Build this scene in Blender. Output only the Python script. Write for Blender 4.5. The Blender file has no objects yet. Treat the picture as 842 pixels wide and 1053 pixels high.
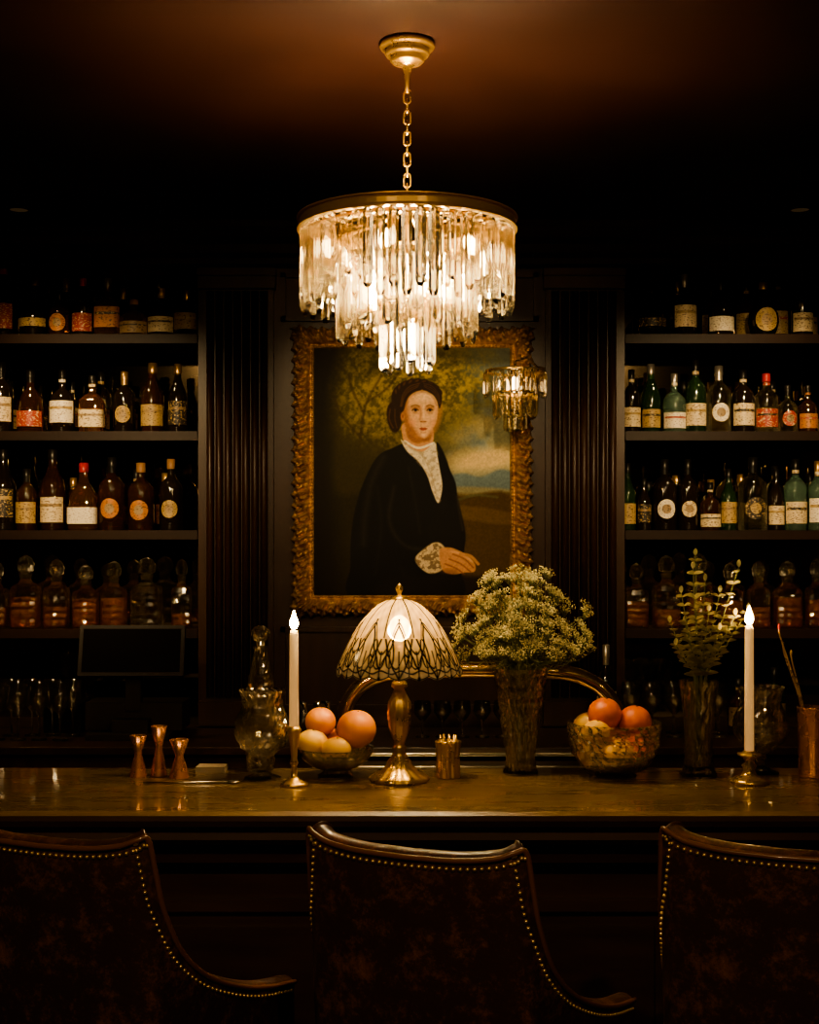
import bpy, math, random
import numpy as np
from mathutils import Vector, Matrix
random.seed(7); np.random.seed(7)
pi=math.pi
scene=bpy.context.scene
try:
    scene.view_settings.view_transform='AgX'
    scene.view_settings.look='AgX - Medium High Contrast'
except Exception as e: print(e)

# ------------------------------------------------------------------ materials
def nmat(name):
    m=bpy.data.materials.new(name); m.use_nodes=True
    nt=m.node_tree; b=nt.nodes.get('Principled BSDF'); return m,nt,b
def c4(c): return (c[0],c[1],c[2],1)
def mk(name,base,rough=.5,metal=0,trans=0,coat=0,emis=None,es=0,var=None,bump=None,spec=.5,ior=1.45,rvar=None,stretch=(1,1,1),crough=.08):
    m,nt,b=nmat(name)
    b.inputs['Base Color'].default_value=c4(base); b.inputs['Roughness'].default_value=rough
    b.inputs['Metallic'].default_value=metal; b.inputs['Transmission Weight'].default_value=trans
    b.inputs['Coat Weight'].default_value=coat; b.inputs['Coat Roughness'].default_value=crough
    b.inputs['IOR'].default_value=ior; b.inputs['Specular IOR Level'].default_value=spec
    if emis: b.inputs['Emission Color'].default_value=c4(emis); b.inputs['Emission Strength'].default_value=es
    tc=nt.nodes.new('ShaderNodeTexCoord'); mp=nt.nodes.new('ShaderNodeMapping')
    mp.inputs['Scale'].default_value=stretch
    nt.links.new(tc.outputs['Object'],mp.inputs[0])
    def noise(scale,det=6,rg=.6):
        n=nt.nodes.new('ShaderNodeTexNoise'); n.inputs['Scale'].default_value=scale
        n.inputs['Detail'].default_value=det; n.inputs['Roughness'].default_value=rg
        nt.links.new(mp.outputs[0],n.inputs['Vector']); return n
    if var:
        sc,c2,lo,hi=var[:4]
        n=noise(sc,12,var[4]) if len(var)>4 else noise(sc)
        r=nt.nodes.new('ShaderNodeValToRGB')
        r.color_ramp.elements[0].position=lo; r.color_ramp.elements[0].color=c4(base)
        r.color_ramp.elements[1].position=hi; r.color_ramp.elements[1].color=c4(c2)
        nt.links.new(n.outputs[0],r.inputs[0]); nt.links.new(r.outputs[0],b.inputs['Base Color'])
    if rvar:
        n=noise(rvar[0]); mr=nt.nodes.new('ShaderNodeMapRange')
        mr.inputs[1].default_value=.3; mr.inputs[2].default_value=.7
        mr.inputs[3].default_value=rvar[1]; mr.inputs[4].default_value=rvar[2]
        nt.links.new(n.outputs[0],mr.inputs[0]); nt.links.new(mr.outputs[0],b.inputs['Roughness'])
    if bump:
        n=noise(bump[0]); bp=nt.nodes.new('ShaderNodeBump'); bp.inputs['Strength'].default_value=bump[1]
        bp.inputs['Distance'].default_value=bump[2] if len(bump)>2 else .005
        nt.links.new(n.outputs[0],bp.inputs['Height']); nt.links.new(bp.outputs[0],b.inputs['Normal'])
    return m
def glassmat(name,col,tr=.5,tcol=None,rough=.02,ior=1.5,body=.0,bcol=(1,.8,.5),fior=1.6):
    """glass made of refraction + thin see-through share so light passes it"""
    m=bpy.data.materials.new(name); m.use_nodes=True; nt=m.node_tree; nt.nodes.clear()
    o=nt.nodes.new('ShaderNodeOutputMaterial')
    g=nt.nodes.new('ShaderNodeBsdfGlass'); g.inputs['Color'].default_value=c4(col); g.inputs['Roughness'].default_value=rough; g.inputs['IOR'].default_value=ior
    t=nt.nodes.new('ShaderNodeBsdfTransparent'); t.inputs['Color'].default_value=c4(tcol or col)
    mx=nt.nodes.new('ShaderNodeMixShader'); mx.inputs[0].default_value=tr
    nt.links.new(g.outputs[0],mx.inputs[1]); nt.links.new(t.outputs[0],mx.inputs[2])
    gl=nt.nodes.new('ShaderNodeBsdfGlossy'); gl.inputs['Roughness'].default_value=.08; gl.inputs['Color'].default_value=(1,1,1,1)
    fr=nt.nodes.new('ShaderNodeFresnel'); fr.inputs[0].default_value=fior
    m2=nt.nodes.new('ShaderNodeMixShader'); nt.links.new(fr.outputs[0],m2.inputs[0])
    nt.links.new(mx.outputs[0],m2.inputs[1]); nt.links.new(gl.outputs[0],m2.inputs[2])
    last=m2
    if body>0:
        d=nt.nodes.new('ShaderNodeBsdfTranslucent'); d.inputs['Color'].default_value=c4(bcol)
        m3=nt.nodes.new('ShaderNodeMixShader'); m3.inputs[0].default_value=body
        nt.links.new(last.outputs[0],m3.inputs[1]); nt.links.new(d.outputs[0],m3.inputs[2]); last=m3
    nt.links.new(last.outputs[0],o.inputs[0]); return m
def emit(name,col,s):
    m=bpy.data.materials.new(name); m.use_nodes=True; nt=m.node_tree; nt.nodes.clear()
    o=nt.nodes.new('ShaderNodeOutputMaterial'); e=nt.nodes.new('ShaderNodeEmission')
    e.inputs[0].default_value=c4(col); e.inputs[1].default_value=s; nt.links.new(e.outputs[0],o.inputs[0]); return m
def label(name,base,ink,sc=1):
    m,nt,b=nmat(name)
    tc=nt.nodes.new('ShaderNodeTexCoord'); mp=nt.nodes.new('ShaderNodeMapping'); mp.inputs['Scale'].default_value=(110*sc,110*sc,210*sc)
    n=nt.nodes.new('ShaderNodeTexNoise'); n.inputs['Scale'].default_value=1.0; n.inputs['Detail'].default_value=1
    r=nt.nodes.new('ShaderNodeValToRGB'); r.color_ramp.elements[0].position=.56; r.color_ramp.elements[0].color=c4(base)
    r.color_ramp.elements[1].position=.66; r.color_ramp.elements[1].color=c4(ink)
    nt.links.new(tc.outputs['Object'],mp.inputs[0]); nt.links.new(mp.outputs[0],n.inputs['Vector'])
    nt.links.new(n.outputs[0],r.inputs[0]); nt.links.new(r.outputs[0],b.inputs['Base Color']); b.inputs['Roughness'].default_value=.5
    return m

WOOD=mk('dark_mahogany',(.026,.010,.0045),.36,var=(3,(.050,.020,.008),.35,.7),bump=(12,.15),stretch=(4,4,.5))
WOODH=mk('dark_mahogany_shelf',(.013,.0055,.003),.42,var=(3,(.024,.010,.005),.35,.7),stretch=(.5,4,4),spec=.3)
BARTOP=mk('varnished_bar_top',(.090,.054,.018),.30,coat=.9,var=(3.2,(.17,.105,.034),.36,.72,.66),rvar=(5,.20,.38),bump=(9,.04,.002),stretch=(.5,4,1),crough=.06)
BARFR=mk('bar_front_wood',(.035,.014,.007),.35,var=(4,(.06,.026,.011),.35,.7),stretch=(.6,4,4))
CEIL=mk('ceiling_oxblood',(.0085,.0027,.0017),.6,var=(1.3,(.0125,.0042,.0024),.3,.7),bump=(3,.1),spec=.10)
FLOOR=mk('floor_boards',(.02,.010,.005),.4,var=(3,(.04,.02,.01),.3,.7),stretch=(6,.6,1))
BLACK=mk('black_plastic',(.010,.007,.005),.5,spec=.2)
MIRROR=mk('aged_mirror',(.35,.27,.17),.06,metal=1)
BRASS=mk('aged_brass',(.70,.46,.14),.26,metal=.85,rvar=(20,.18,.40))
BRASSS=mk('satin_brass',(.60,.38,.11),.38,metal=.5,rvar=(20,.28,.45))
TOWER=mk('polished_tower_brass',(.62,.40,.13),.16,metal=.97,rvar=(14,.12,.22))
CANO=mk('canopy_brass',(.30,.175,.045),.30,metal=.8,rvar=(20,.22,.4))
BRASSD=mk('dull_brass',(.50,.32,.085),.30,metal=.85,rvar=(25,.2,.42))
COPPER=mk('copper',(.74,.35,.14),.25,metal=.85,rvar=(20,.18,.35))
STEEL=mk('brushed_steel',(.5,.45,.38),.3,metal=1)
WAX=mk('candle_wax',(.86,.66,.38),.5,emis=(1,.52,.18),es=.35)  # faint emission in the wax imitates flame light glowing through it
FLAME=emit('candle_flame',(1,.62,.22),160)
BULB=emit('warm_bulb',(1,.70,.33),150)
CRYSTAL=glassmat('crystal',(1,.98,.92),.22,(1,.98,.92),0,1.54,0)
CUT=glassmat('cut_glass',(1,.97,.90),.46,(1,.98,.92),.0,1.48,.012,(1,.85,.55),1.9)
CLEAR=glassmat('clear_glass',(.99,.96,.90),.6,(.98,.95,.88),.02,1.45,.01,(1,.85,.6),1.7)

# ------------------------------------------------------------------ mesh builder
class MB:
    def __init__(s): s.v=[];s.f=[];s.m=[];s.sm=[]
    def add(s,vs,fs,mi=0,smooth=True,M=None):
        o=len(s.v)
        if M is not None: vs=[M@Vector(v) for v in vs]
        s.v.extend([tuple(v) for v in vs])
        for f in fs:
            s.f.append(tuple(i+o for i in f)); s.m.append(mi); s.sm.append(smooth)
    def lathe(s,prof,n=32,mi=0,smooth=True,M=None,rmod=None,at=(0,0,0)):
        vs=[];rings=[]
        for r,z in prof:
            if r<1e-6: rings.append([len(vs)]); vs.append((at[0],at[1],at[2]+z))
            else:
                ids=[]
                for k in range(n):
                    t=2*pi*k/n; rr=r*(rmod(t,z,r) if rmod else 1)
                    ids.append(len(vs)); vs.append((at[0]+rr*math.cos(t),at[1]+rr*math.sin(t),at[2]+z))
                rings.append(ids)
        fs=[]
        for a,b in zip(rings,rings[1:]):
            if len(a)==1 and len(b)==1: continue
            for k in range(n):
                k2=(k+1)%n
                if len(a)==1: fs.append((a[0],b[k2],b[k]))
                elif len(b)==1: fs.append((a[k],a[k2],b[0]))
                else: fs.append((a[k],a[k2],b[k2],b[k]))
        s.add(vs,fs,mi,smooth,M)
    def box(s,x0,x1,y0,y1,z0,z1,mi=0,M=None):
        vs=[(x0,y0,z0),(x1,y0,z0),(x1,y1,z0),(x0,y1,z0),(x0,y0,z1),(x1,y0,z1),(x1,y1,z1),(x0,y1,z1)]
        fs=[(3,2,1,0),(4,5,6,7),(0,1,5,4),(1,2,6,5),(2,3,7,6),(3,0,4,7)]
        s.add(vs,fs,mi,False,M)
    def tube(s,path,r,n=10,mi=0,closed=False,smooth=True,M=None):
        P=[Vector(p) for p in path]; N=len(P); R=r if isinstance(r,(list,tuple)) else [r]*N
        vs=[];nrm=None
        for i,p in enumerate(P):
            if closed: t=(P[(i+1)%N]-P[i-1]).normalized()
            else: t=(P[min(i+1,N-1)]-P[max(i-1,0)]).normalized()
            if nrm is None:
                nrm=t.orthogonal().normalized()
            nrm=(nrm-t*nrm.dot(t)).normalized(); b=t.cross(nrm)
            for k in range(n):
                a=2*pi*k/n; vs.append(p+(nrm*math.cos(a)+b*math.sin(a))*R[i])
        fs=[]
        for i in range(N if closed else N-1):
            j=(i+1)%N
            for k in range(n):
                k2=(k+1)%n; fs.append((i*n+k,i*n+k2,j*n+k2,j*n+k))
        if not closed:
            fs.append(tuple(range(n))[::-1]); fs.append(tuple((N-1)*n+k for k in range(n)))
        s.add(vs,fs,mi,smooth,M)
    def ball(s,c,r,n=16,m=10,mi=0,smooth=True,M=None):
        if not isinstance(r,tuple): r=(r,r,r)
        vs=[(c[0],c[1],c[2]-r[2])]
        for i in range(1,m):
            p=pi*i/m
            for k in range(n):
                t=2*pi*k/n; vs.append((c[0]+r[0]*math.sin(p)*math.cos(t),c[1]+r[1]*math.sin(p)*math.sin(t),c[2]-r[2]*math.cos(p)))
        vs.append((c[0],c[1],c[2]+r[2])); L=len(vs)-1; fs=[]
        for k in range(n):
            k2=(k+1)%n; fs.append((0,1+k2,1+k)); fs.append((L,L-n+k,L-n+k2))
            for i in range(m-2):
                fs.append((1+i*n+k,1+i*n+k2,1+(i+1)*n+k2,1+(i+1)*n+k))
        s.add(vs,fs,mi,smooth,M)
    def octa(s,c,r,mi=0):
        x,y,z=c
        s.add([(x+r,y,z),(x-r,y,z),(x,y+r,z),(x,y-r,z),(x,y,z+r),(x,y,z-r)],
              [(0,2,4),(2,1,4),(1,3,4),(3,0,4),(2,0,5),(1,2,5),(3,1,5),(0,3,5)],mi,True)
    def obj(s,name,mats,loc=(0,0,0),rot=0,bevel=0,parent=None):
        me=bpy.data.meshes.new(name); me.from_pydata(s.v,[],s.f)
        for m in mats: me.materials.append(m)
        me.polygons.foreach_set('material_index',s.m); me.polygons.foreach_set('use_smooth',s.sm); me.update()
        o=bpy.data.objects.new(name,me); bpy.context.collection.objects.link(o)
        o.location=loc; o.rotation_euler=(0,0,rot)
        if bevel:
            b=o.modifiers.new('bevel','BEVEL'); b.width=bevel; b.segments=2; b.limit_method='ANGLE'
        if parent: o.parent=parent
        return o
def sampled(pts,n=8,closed=False):
    P=[np.array(p,float) for p in pts]; N=len(P); out=[]
    rng=range(N) if closed else range(N-1)
    for i in rng:
        p0=P[i-1] if (closed or i>0) else 2*P[0]-P[1]
        p1=P[i]; p2=P[(i+1)%N]
        p3=P[(i+2)%N] if (closed or i+2<N) else 2*P[-1]-P[-2]
        for k in range(n):
            t=k/n
            out.append(.5*((2*p1)+(-p0+p2)*t+(2*p0-5*p1+4*p2-p3)*t*t+(-p0+3*p1-3*p2+p3)*t**3))
    if not closed: out.append(P[-1])
    return out
def light(name,kind,loc,power,col=(1,.6,.25),size=.05,target=None,angle=60,blend=.6,parent=None):
    d=bpy.data.lights.new(name,kind); d.energy=power; d.color=col; d.shadow_soft_size=size
    if kind=='SPOT': d.spot_size=math.radians(angle); d.spot_blend=blend
    o=bpy.data.objects.new(name,d); bpy.context.collection.objects.link(o); o.location=loc
    if target: o.rotation_euler=(Vector(target)-Vector(loc)).to_track_quat('-Z','Y').to_euler()
    if parent: o.parent=parent
    return o
WARM=(1,.70,.35)

# ------------------------------------------------------------------ camera
cam=bpy.data.cameras.new('camera'); co=bpy.data.objects.new('camera',cam); bpy.context.collection.objects.link(co)
co.location=(0,0,1.70); co.rotation_euler=(pi/2,0,0); cam.sensor_fit='HORIZONTAL'; cam.sensor_width=36
cam.lens=1400/842*36; cam.shift_y=33.5/842; cam.clip_start=.05
scene.camera=co
w=bpy.data.worlds.new('world'); scene.world=w; w.use_nodes=True
w.node_tree.nodes['Background'].inputs[0].default_value=(.02,.01,.004,1); w.node_tree.nodes['Background'].inputs[1].default_value=.05

# ------------------------------------------------------------------ room shell
H=2.99; XW=2.3; YB=5.95; YF=-2.5; XI=XW-.006
def B(name,x0,x1,y0,y1,z0,z1,m,bevel=0):
    b=MB(); b.box(x0,x1,y0,y1,z0,z1); return b.obj(name,[m],bevel=bevel)
B('floor',-XW-.1,XW+.1,YF-.1,YB+.1,-.1,0,FLOOR)
B('ceiling',-XW-.1,XW+.1,YF-.1,YB+.1,H,H+.1,CEIL)
B('wall_back',-XW-.1,XW+.1,YB,YB+.1,0,H,WOOD)
B('wall_left',-XW-.1,-XW,YF,YB,0,H,WOOD)
B('wall_right',XW,XW+.1,YF,YB,0,H,WOOD)
B('wall_front',-XW-.1,XW+.1,YF-.1,YF,0,H,WOOD)
b=MB(); b.box(-.872,.888,5.62,YB,0,H)
def pilaster(x0,x1):
    n=7; yb=5.62; z0=.955; z1=2.80
    b.box(x0,x1,5.60,yb,z0,z1)
    wdt=(x1-x0); mg=.02; fw=(wdt-2*mg)/n
    for i in range(n):
        cx=x0+mg+fw*(i+.5)
        vs=[];K=8
        for z in (z0+.12,z1-.06):
            for k in range(K+1):
                a=pi*k/K; vs.append((cx-fw*.44*math.cos(a),5.60-.022*math.sin(a),z))
        fs=[(k,k+1,K+1+k+1,K+1+k) for k in range(K)]+[tuple(range(K+1))[::-1],tuple(range(K+1,2*K+2))]
        b.add(vs,fs,0,True)
    b.box(x0-.010,x1+.010,5.585,yb,z0,z0+.1); b.box(x0-.01,x1+.01,5.57,yb,z1-.05,z1); b.box(x0-.012,x1+.012,5.555,yb,z1,z1+.03)
pilaster(-.857,-.56); pilaster(.56,.873)
for (x0,x1,z0,z1) in [(-.53,.53,1.02,1.36),(-.53,.53,2.62,2.82)]:
    t=.02
    b.box(x0,x1,5.60,5.62,z0,z0+t); b.box(x0,x1,5.60,5.62,z1-t,z1); b.box(x0,x0+t,5.60,5.62,z0,z1); b.box(x1-t,x1,5.60,5.62,z0,z1)
b.obj('wall_center',[WOOD])
prof=[(5.62,2.84),(5.53,2.84),(5.53,2.865),(5.50,2.88),(5.48,2.91),(5.44,2.93),(5.40,2.965),(5.40,H),(5.62,H)]
b=MB(); vs=[(x,y,z) for x in (-XW,XW) for y,z in prof]; n=len(prof)
b.add(vs,[(i,(i+1)%n,n+(i+1)%n,n+i) for i in range(n)]+[tuple(range(n)),tuple(range(n,2*n))[::-1]],0,False); b.obj('trim_1',[WOODH])
SH=[2.565,2.165,1.757,1.35]
for side,(x0,x1) in enumerate([(-XI,-.874),(.890,XI)]):
    B('back_bar_mirror',x0,x1,YB-.02,YB-.001,.95,2.84,MIRROR)
    for z in SH:
        b=MB(); b.box(x0,x1,5.62,YB-.025,z-.03,z); b.box(x0,x1,5.605,5.62,z-.036,z+.002); b.obj('liquor_shelf',[WOODH])
    B('back_cabinet_'+'ab'[side],x0,x1,5.59,YB-.025,0,.95,WOOD)
b=MB(); b.box(-XI,XI,5.08,5.57,0,.92); b.box(-XI,XI,5.04,5.58,.92,.95)
for i in range(8):
    x=-XI+.02+i*.572; b.box(x,x+.53,5.065,5.08,.1,.86); b.box(x+.06,x+.47,5.055,5.065,.16,.80)
b.obj('back_counter',[WOOD],bevel=.004)
# ------------------------------------------------------------------ the bar
b=MB()
prof=[(3.84,1.03),(3.84,1.07),(3.84,1.07),(3.215,1.07),(3.20,1.062),(3.198,1.05),(3.205,1.035),(3.225,1.03),(3.235,1.015),(3.225,1.0),(3.24,.985),(3.27,.975),(3.29,.955),(3.295,.93),(3.32,.92),(3.36,.92),(3.36,.0),(3.82,0),(3.82,1.03)]
n=len(prof); vs=[(x,y,z) for x in (-XI,XI) for y,z in prof]
b.add(vs,[(i,(i+1)%n,n+(i+1)%n,n+i) for i in range(4)],0,False)
b.add(vs,[(i,(i+1)%n,n+(i+1)%n,n+i) for i in range(4,n)],1,False)
for i in range(6):
    x=-2.2+i*.74
    for (a,c,d,e) in [(x,x+.66,.80,.83),(x,x+.66,.12,.15),(x,x+.03,.12,.83),(x+.63,x+.66,.12,.83)]: b.box(a,c,3.335,3.36,d,e,1)
    b.box(x+.08,x+.58,3.345,3.36,.2,.76,1)
b.box(-XI,XI,3.33,3.36,0,.09,1)
b.obj('bar_counter',[BARTOP,BARFR])
b=MB(); b.box(-XI,XI,3.90,4.35,0,.90); b.box(-XI,XI,3.90,4.38,.90,.93); b.obj('service_counter',[STEEL])
# ------------------------------------------------------------------ painting
def painting():
    x0,x1,y0,y1=321,525,356,613
    W,Hh=440,554
    X,Y=np.meshgrid(np.linspace(x0,x1,W),np.linspace(y0,y1,Hh))
    img=np.zeros((Hh,W,3))
    def vn(sc,seed,oct=4,sx=1,sy=1):
        out=np.zeros_like(X);amp=1;tot=0
        for o in range(oct):
            rs=np.random.RandomState(seed+o); g=rs.rand(96,96); f=2**o/sc
            xx=(X-x0)*f*sx; yy=(Y-y0)*f*sy
            xi=np.floor(xx).astype(int); yi=np.floor(yy).astype(int); fx=xx-xi; fy=yy-yi
            fx=fx*fx*(3-2*fx); fy=fy*fy*(3-2*fy); a=xi%96;b_=(xi+1)%96;c=yi%96;d=(yi+1)%96
            out+=amp*((g[c,a]*(1-fx)+g[c,b_]*fx)*(1-fy)+(g[d,a]*(1-fx)+g[d,b_]*fx)*fy); tot+=amp; amp*=.5
        return out/tot
    def lay(col,m):
        nonlocal img
        col=np.array(col,float)/255 if not isinstance(col,np.ndarray) else col
        img=img*(1-m[...,None])+col*m[...,None]
    def ell(cx,cy,rx,ry,rot=0,soft=.3):
        c,s_=math.cos(math.radians(rot)),math.sin(math.radians(rot))
        u=((X-cx)*c+(Y-cy)*s_)/rx; v=(-(X-cx)*s_+(Y-cy)*c)/ry
        return np.clip((1-np.sqrt(u*u+v*v))/soft+.5,0,1)
    def poly(pts,soft=1.2,sm=True):
        P=np.array(sampled(pts,6,True) if sm else pts)
        m=np.zeros_like(X); pad=soft*2+1
        ix=(X[0]>=P[:,0].min()-pad)&(X[0]<=P[:,0].max()+pad); iy=(Y[:,0]>=P[:,1].min()-pad)&(Y[:,0]<=P[:,1].max()+pad)
        if not ix.any() or not iy.any(): return m
        a=np.where(ix)[0];c=np.where(iy)[0]; sl=(slice(c[0],c[-1]+1),slice(a[0],a[-1]+1))
        xs=X[sl];ys=Y[sl];ins=np.zeros(xs.shape,bool);D=np.full(xs.shape,1e9)
        for i in range(len(P)):
            p=P[i];q=P[(i+1)%len(P)];e=q-p;L=e@e+1e-9
            t=np.clip(((xs-p[0])*e[0]+(ys-p[1])*e[1])/L,0,1)
            D=np.minimum(D,np.hypot(xs-p[0]-t*e[0],ys-p[1]-t*e[1]))
            if abs(e[1])>1e-9:
                ins^=((p[1]>ys)!=(q[1]>ys))&(xs<e[0]*(ys-p[1])/e[1]+p[0])
        sd=np.where(ins,D,-D); m[sl]=np.clip(sd/soft+.5,0,1); return m
    def stroke(pts,wd,soft=.8):
        P=np.array(sampled(pts,6)); D=np.full(X.shape,1e9)
        for p,q in zip(P,P[1:]):
            e=q-p;L=e@e+1e-9;t=np.clip(((X-p[0])*e[0]+(Y-p[1])*e[1])/L,0,1)
            D=np.minimum(D,np.hypot(X-p[0]-t*e[0],Y-p[1]-t*e[1]))
        return np.clip((wd/2-D)/soft+.5,0,1)
    n1=vn(22,1);n2=vn(7,9);n3=vn(3,20)
    lay((42,36,20),np.ones_like(X))
    sky=np.clip((X-425)/50,0,1)*np.clip((508-Y)/18,0,1)
    lay((150,152,124),sky*.95)
    lay((116,138,148),sky*np.clip((n1-.36)*5,0,1)*np.clip((498-Y)/40,0,1)*.95)
    lay((240,210,152),ell(500,472,40,12,-6,.9)*.85)
    lay((226,204,152),ell(482,440,26,10,-20,1)*.7*np.clip(n2*1.6,0,1))
    lay((104,126,134),poly([(455,494),(475,486),(495,490),(515,482),(530,488),(530,505),(455,505)],3)*.85)
    lay((152,140,98),poly([(455,503),(480,500),(530,504),(530,516),(455,516)],3)*.7)
    lay((78,60,32),poly([(450,514),(480,510),(530,514),(530,620),(450,620)],4))
    lay((116,92,48),poly([(455,520),(500,522),(530,530),(530,540),(470,532)],3)*.5)
    lay((88,96,70),stroke([(470,514),(490,509),(512,511)],2.5,2)*.6)
    fol=np.clip((n2*.45+n3*.55-.40)*3.8,0,1)
    lay((88,80,34),ell(414,402,80,62,0,.8))
    lay((170,150,66),ell(412,398,66,50,5,.9)*fol*.85)
    lay((182,158,72),ell(452,385,60,30,5,.9)*fol*.8)
    lay((150,130,58),ell(388,415,32,40,0,.9)*fol*.6)
    lay((46,42,20),ell(375,375,34,12,-15,.9)*np.clip(n1*1.8-.3,0,1)*.8)
    lay((46,42,20),ell(455,366,26,8,10,.9)*np.clip(n2*2-.5,0,1)*.8)
    lay((28,23,12),poly([(316,350),(350,350),(342,400),(340,470),(350,620),(316,620)],20))
    lay((56,50,24),ell(500,362,50,12,8,.8)*.6)
    for q in ([(362,505),(370,450),(376,415),(392,385)],[(374,425),(362,400),(358,385)],[(378,412),(398,398),(412,380)],[(371,450),(350,425),(344,410)]):
        lay((50,38,19),stroke(q,2.5,2)*.5)
    lay((62,56,30),poly([(345,455),(375,450),(395,455),(380,500),(345,505)],10)*.6)
    BL=(11,10,9)
    body=[(418,455),(404,460),(389,468),(377,488),(367,515),(361,548),(360,582),(364,616),(470,616),(474,585),(478,556),(471,520),(469,498),(462,482),(450,467),(440,458)]
    lay(BL,poly(body,1.6))
    lay((54,47,41),stroke([(394,470),(382,495),(375,530),(373,560)],7,6)*.5)
    lay((44,39,35),stroke([(462,492),(466,520),(470,548)],5,5)*.6)
    lay((46,40,35),stroke([(405,500),(400,535),(415,560),(440,566)],4,4)*.7)
    lay((40,36,32),stroke([(420,480),(428,520),(432,548)],3,3)*.6)
    lay((36,32,29),stroke([(388,500),(392,540),(386,590)],3,4)*.6)
    lay((34,30,27),stroke([(412,585),(420,600),(418,614)],5,5)*.5)
    lay((16,14,12),poly([(462,490),(474,525),(479,556),(468,566),(446,562),(440,545),(452,520)],2))
    lay((56,49,42),stroke([(470,510),(476,545)],2.5,2)*.6)
    HR=(44,27,16); HL=(120,82,50)
    lay(HR,poly([(403,412),(412,414),(413,428),(411,440),(406,444),(401,440),(398,430),(398,419)],1.4))
    lay(HL,stroke([(401,420),(400,430),(404,439)],1.3,1.2)*.5); lay(HL,stroke([(406,418),(406,430),(408,439)],1.1,1.0)*.45)
    lay((204,152,106),poly([(415,434),(414,450),(419,462),(436,464),(445,456),(443,438)],1.2))
    lay((138,88,54),poly([(418,440),(420,450),(427,455),(434,454),(442,452),(442,444),(429,449)],2.8)*.8)
    lay((228,216,190),poly([(412,451),(421,459),(434,464),(447,455),(449,463),(452,480),(455,500),(451,517),(445,506),(439,488),(430,474),(418,463)],1.2))
    lay((170,150,118),stroke([(420,459),(434,468),(443,486),(449,508)],1.5,1)*.5)
    lay((245,238,220),stroke([(416,453),(430,460),(446,455)],2.4,1))
    lay((150,130,100),(poly([(413,451),(434,464),(446,455),(455,500),(451,517),(439,488),(418,463)],1)*np.clip((n3-.5)*8,0,1))*.5)
    lay(BL,poly([(449,455),(455,462),(462,480),(466,500),(466,520),(458,508),(454,480)],1.5))
    lay(HR,poly([(403,414),(403,403),(410,394),(423,389),(438,390),(449,395),(454,403),(454,413),(451,418),(446,408),(438,401),(424,402),(416,410),(413,420),(407,420)],1.3))
    for k in range(9):
        a=math.radians(200+k*17.5); cx=429.5+23.5*math.cos(a); cy=408+17*math.sin(a)
        lay(HR,ell(cx,cy,3.8,2.9,math.degrees(a)+60,.4)); lay(HL,ell(cx-.6,cy-.6,2.2,1.1,math.degrees(a)+60,1)*.5)
    # face: softly modelled oval, turned slightly to the right
    face=[(415,411),(419,403),(427,399),(438,399),(445.5,403),(450,411),(450.8,422),(448.8,433),(444.6,442),(439.2,448.6),(435.4,450),(430.5,448.3),(422.5,440),(416.8,428)]
    SK=(226,180,136)
    lay(SK,poly(face,1.6))
    lay((168,112,72),poly([(413,408),(418.5,411),(420,422),(422.5,433),(430,445),(434,450),(428,450),(420,442),(413.5,428)],5)*.85)
    lay((140,90,56),poly([(414,420),(416.5,424),(419,434),(426,444),(424,446),(418,438)],3)*.5)
    lay((186,130,88),poly([(452,412),(449,422),(447.6,432),(443,441),(438,449),(446,446),(452,436),(455,420)],3.5)*.65)
    lay((246,212,170),ell(436,407.5,9,4.5,0,1.1)*.7)
    lay((240,200,156),ell(442.5,430,5,5,0,1.2)*.55); lay((236,192,148),ell(428,430.5,4,4.5,0,1.2)*.45)
    lay((226,146,112),ell(424.5,433.5,4,3.6,0,1.3)*.35); lay((226,146,112),ell(445,433.5,3.4,3.6,0,1.3)*.35)
    lay((242,204,162),ell(435.6,446.6,2.8,1.8,0,1.1)*.6)
    lay(HR,poly([(410,418),(410,404),(420,394),(433,392),(434,399.5),(427,402),(421,406.5),(417.5,413),(415,421),(411.5,424)],1.4))
    lay(HR,poly([(433,392),(445,394),(453,402),(454,412),(452,419),(449.5,411.5),(445.5,405.5),(439,401.5),(434,399.5)],1.4))
    lay((150,102,64),stroke([(417.5,416),(420.5,408.5),(427,403.5),(434,401.4)],1.8,2.2)*.5)
    lay((150,102,64),stroke([(434,401.4),(441,403.8),(446.5,409),(449,416)],1.5,2)*.45)
    for o_ in (0,2.6,5.0):
        lay(HL,stroke([(431.5-o_*.3,393+o_*.7),(421-o_*.1,396.5+o_),(414+o_*.3,405+o_*.6),(411.5+o_*.3,417)],.9,.9)*.5)
        lay(HL,stroke([(435.5+o_*.2,393+o_*.7),(445,396.5+o_),(451-o_*.4,405+o_*.4),(453-o_*.3,414)],.8,.9)*.4)
    lay((196,134,92),ell(413.8,427.5,2.0,4.0,0,.7)); lay((124,74,44),ell(414,427.5,.9,2.2,0,.8)*.7)
    for ex,ey,wd,sd in ((427.0,420.9,3.0,1),(442.0,420.9,2.7,-1)):
        lay((138,88,56),ell(ex,ey-1.9,wd+1.8,2.5,0,1.2)*.65)
        lay((160,108,72),ell(ex,ey+2.3,wd+.4,1.5,0,1.2)*.5)
        lay((178,152,126),ell(ex,ey+.15,wd,1.15,0,.7))
        lay((38,23,15),ell(ex+.3,ey-.05,1.45,1.3,0,.6))
        lay((48,28,18),stroke([(ex-wd-.3,ey+.3),(ex,ey-1.5),(ex+wd+.3,ey+.1)],.9,.9)*.9)
        lay((78,48,29),stroke([(ex-wd-1.2,ey-3.9),(ex,ey-5.4),(ex+wd+.6,ey-4.3)] if sd>0 else [(ex-wd-.4,ey-4.3),(ex,ey-5.4),(ex+wd+1.2,ey-3.7)],1.0,1.3)*.75)
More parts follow.
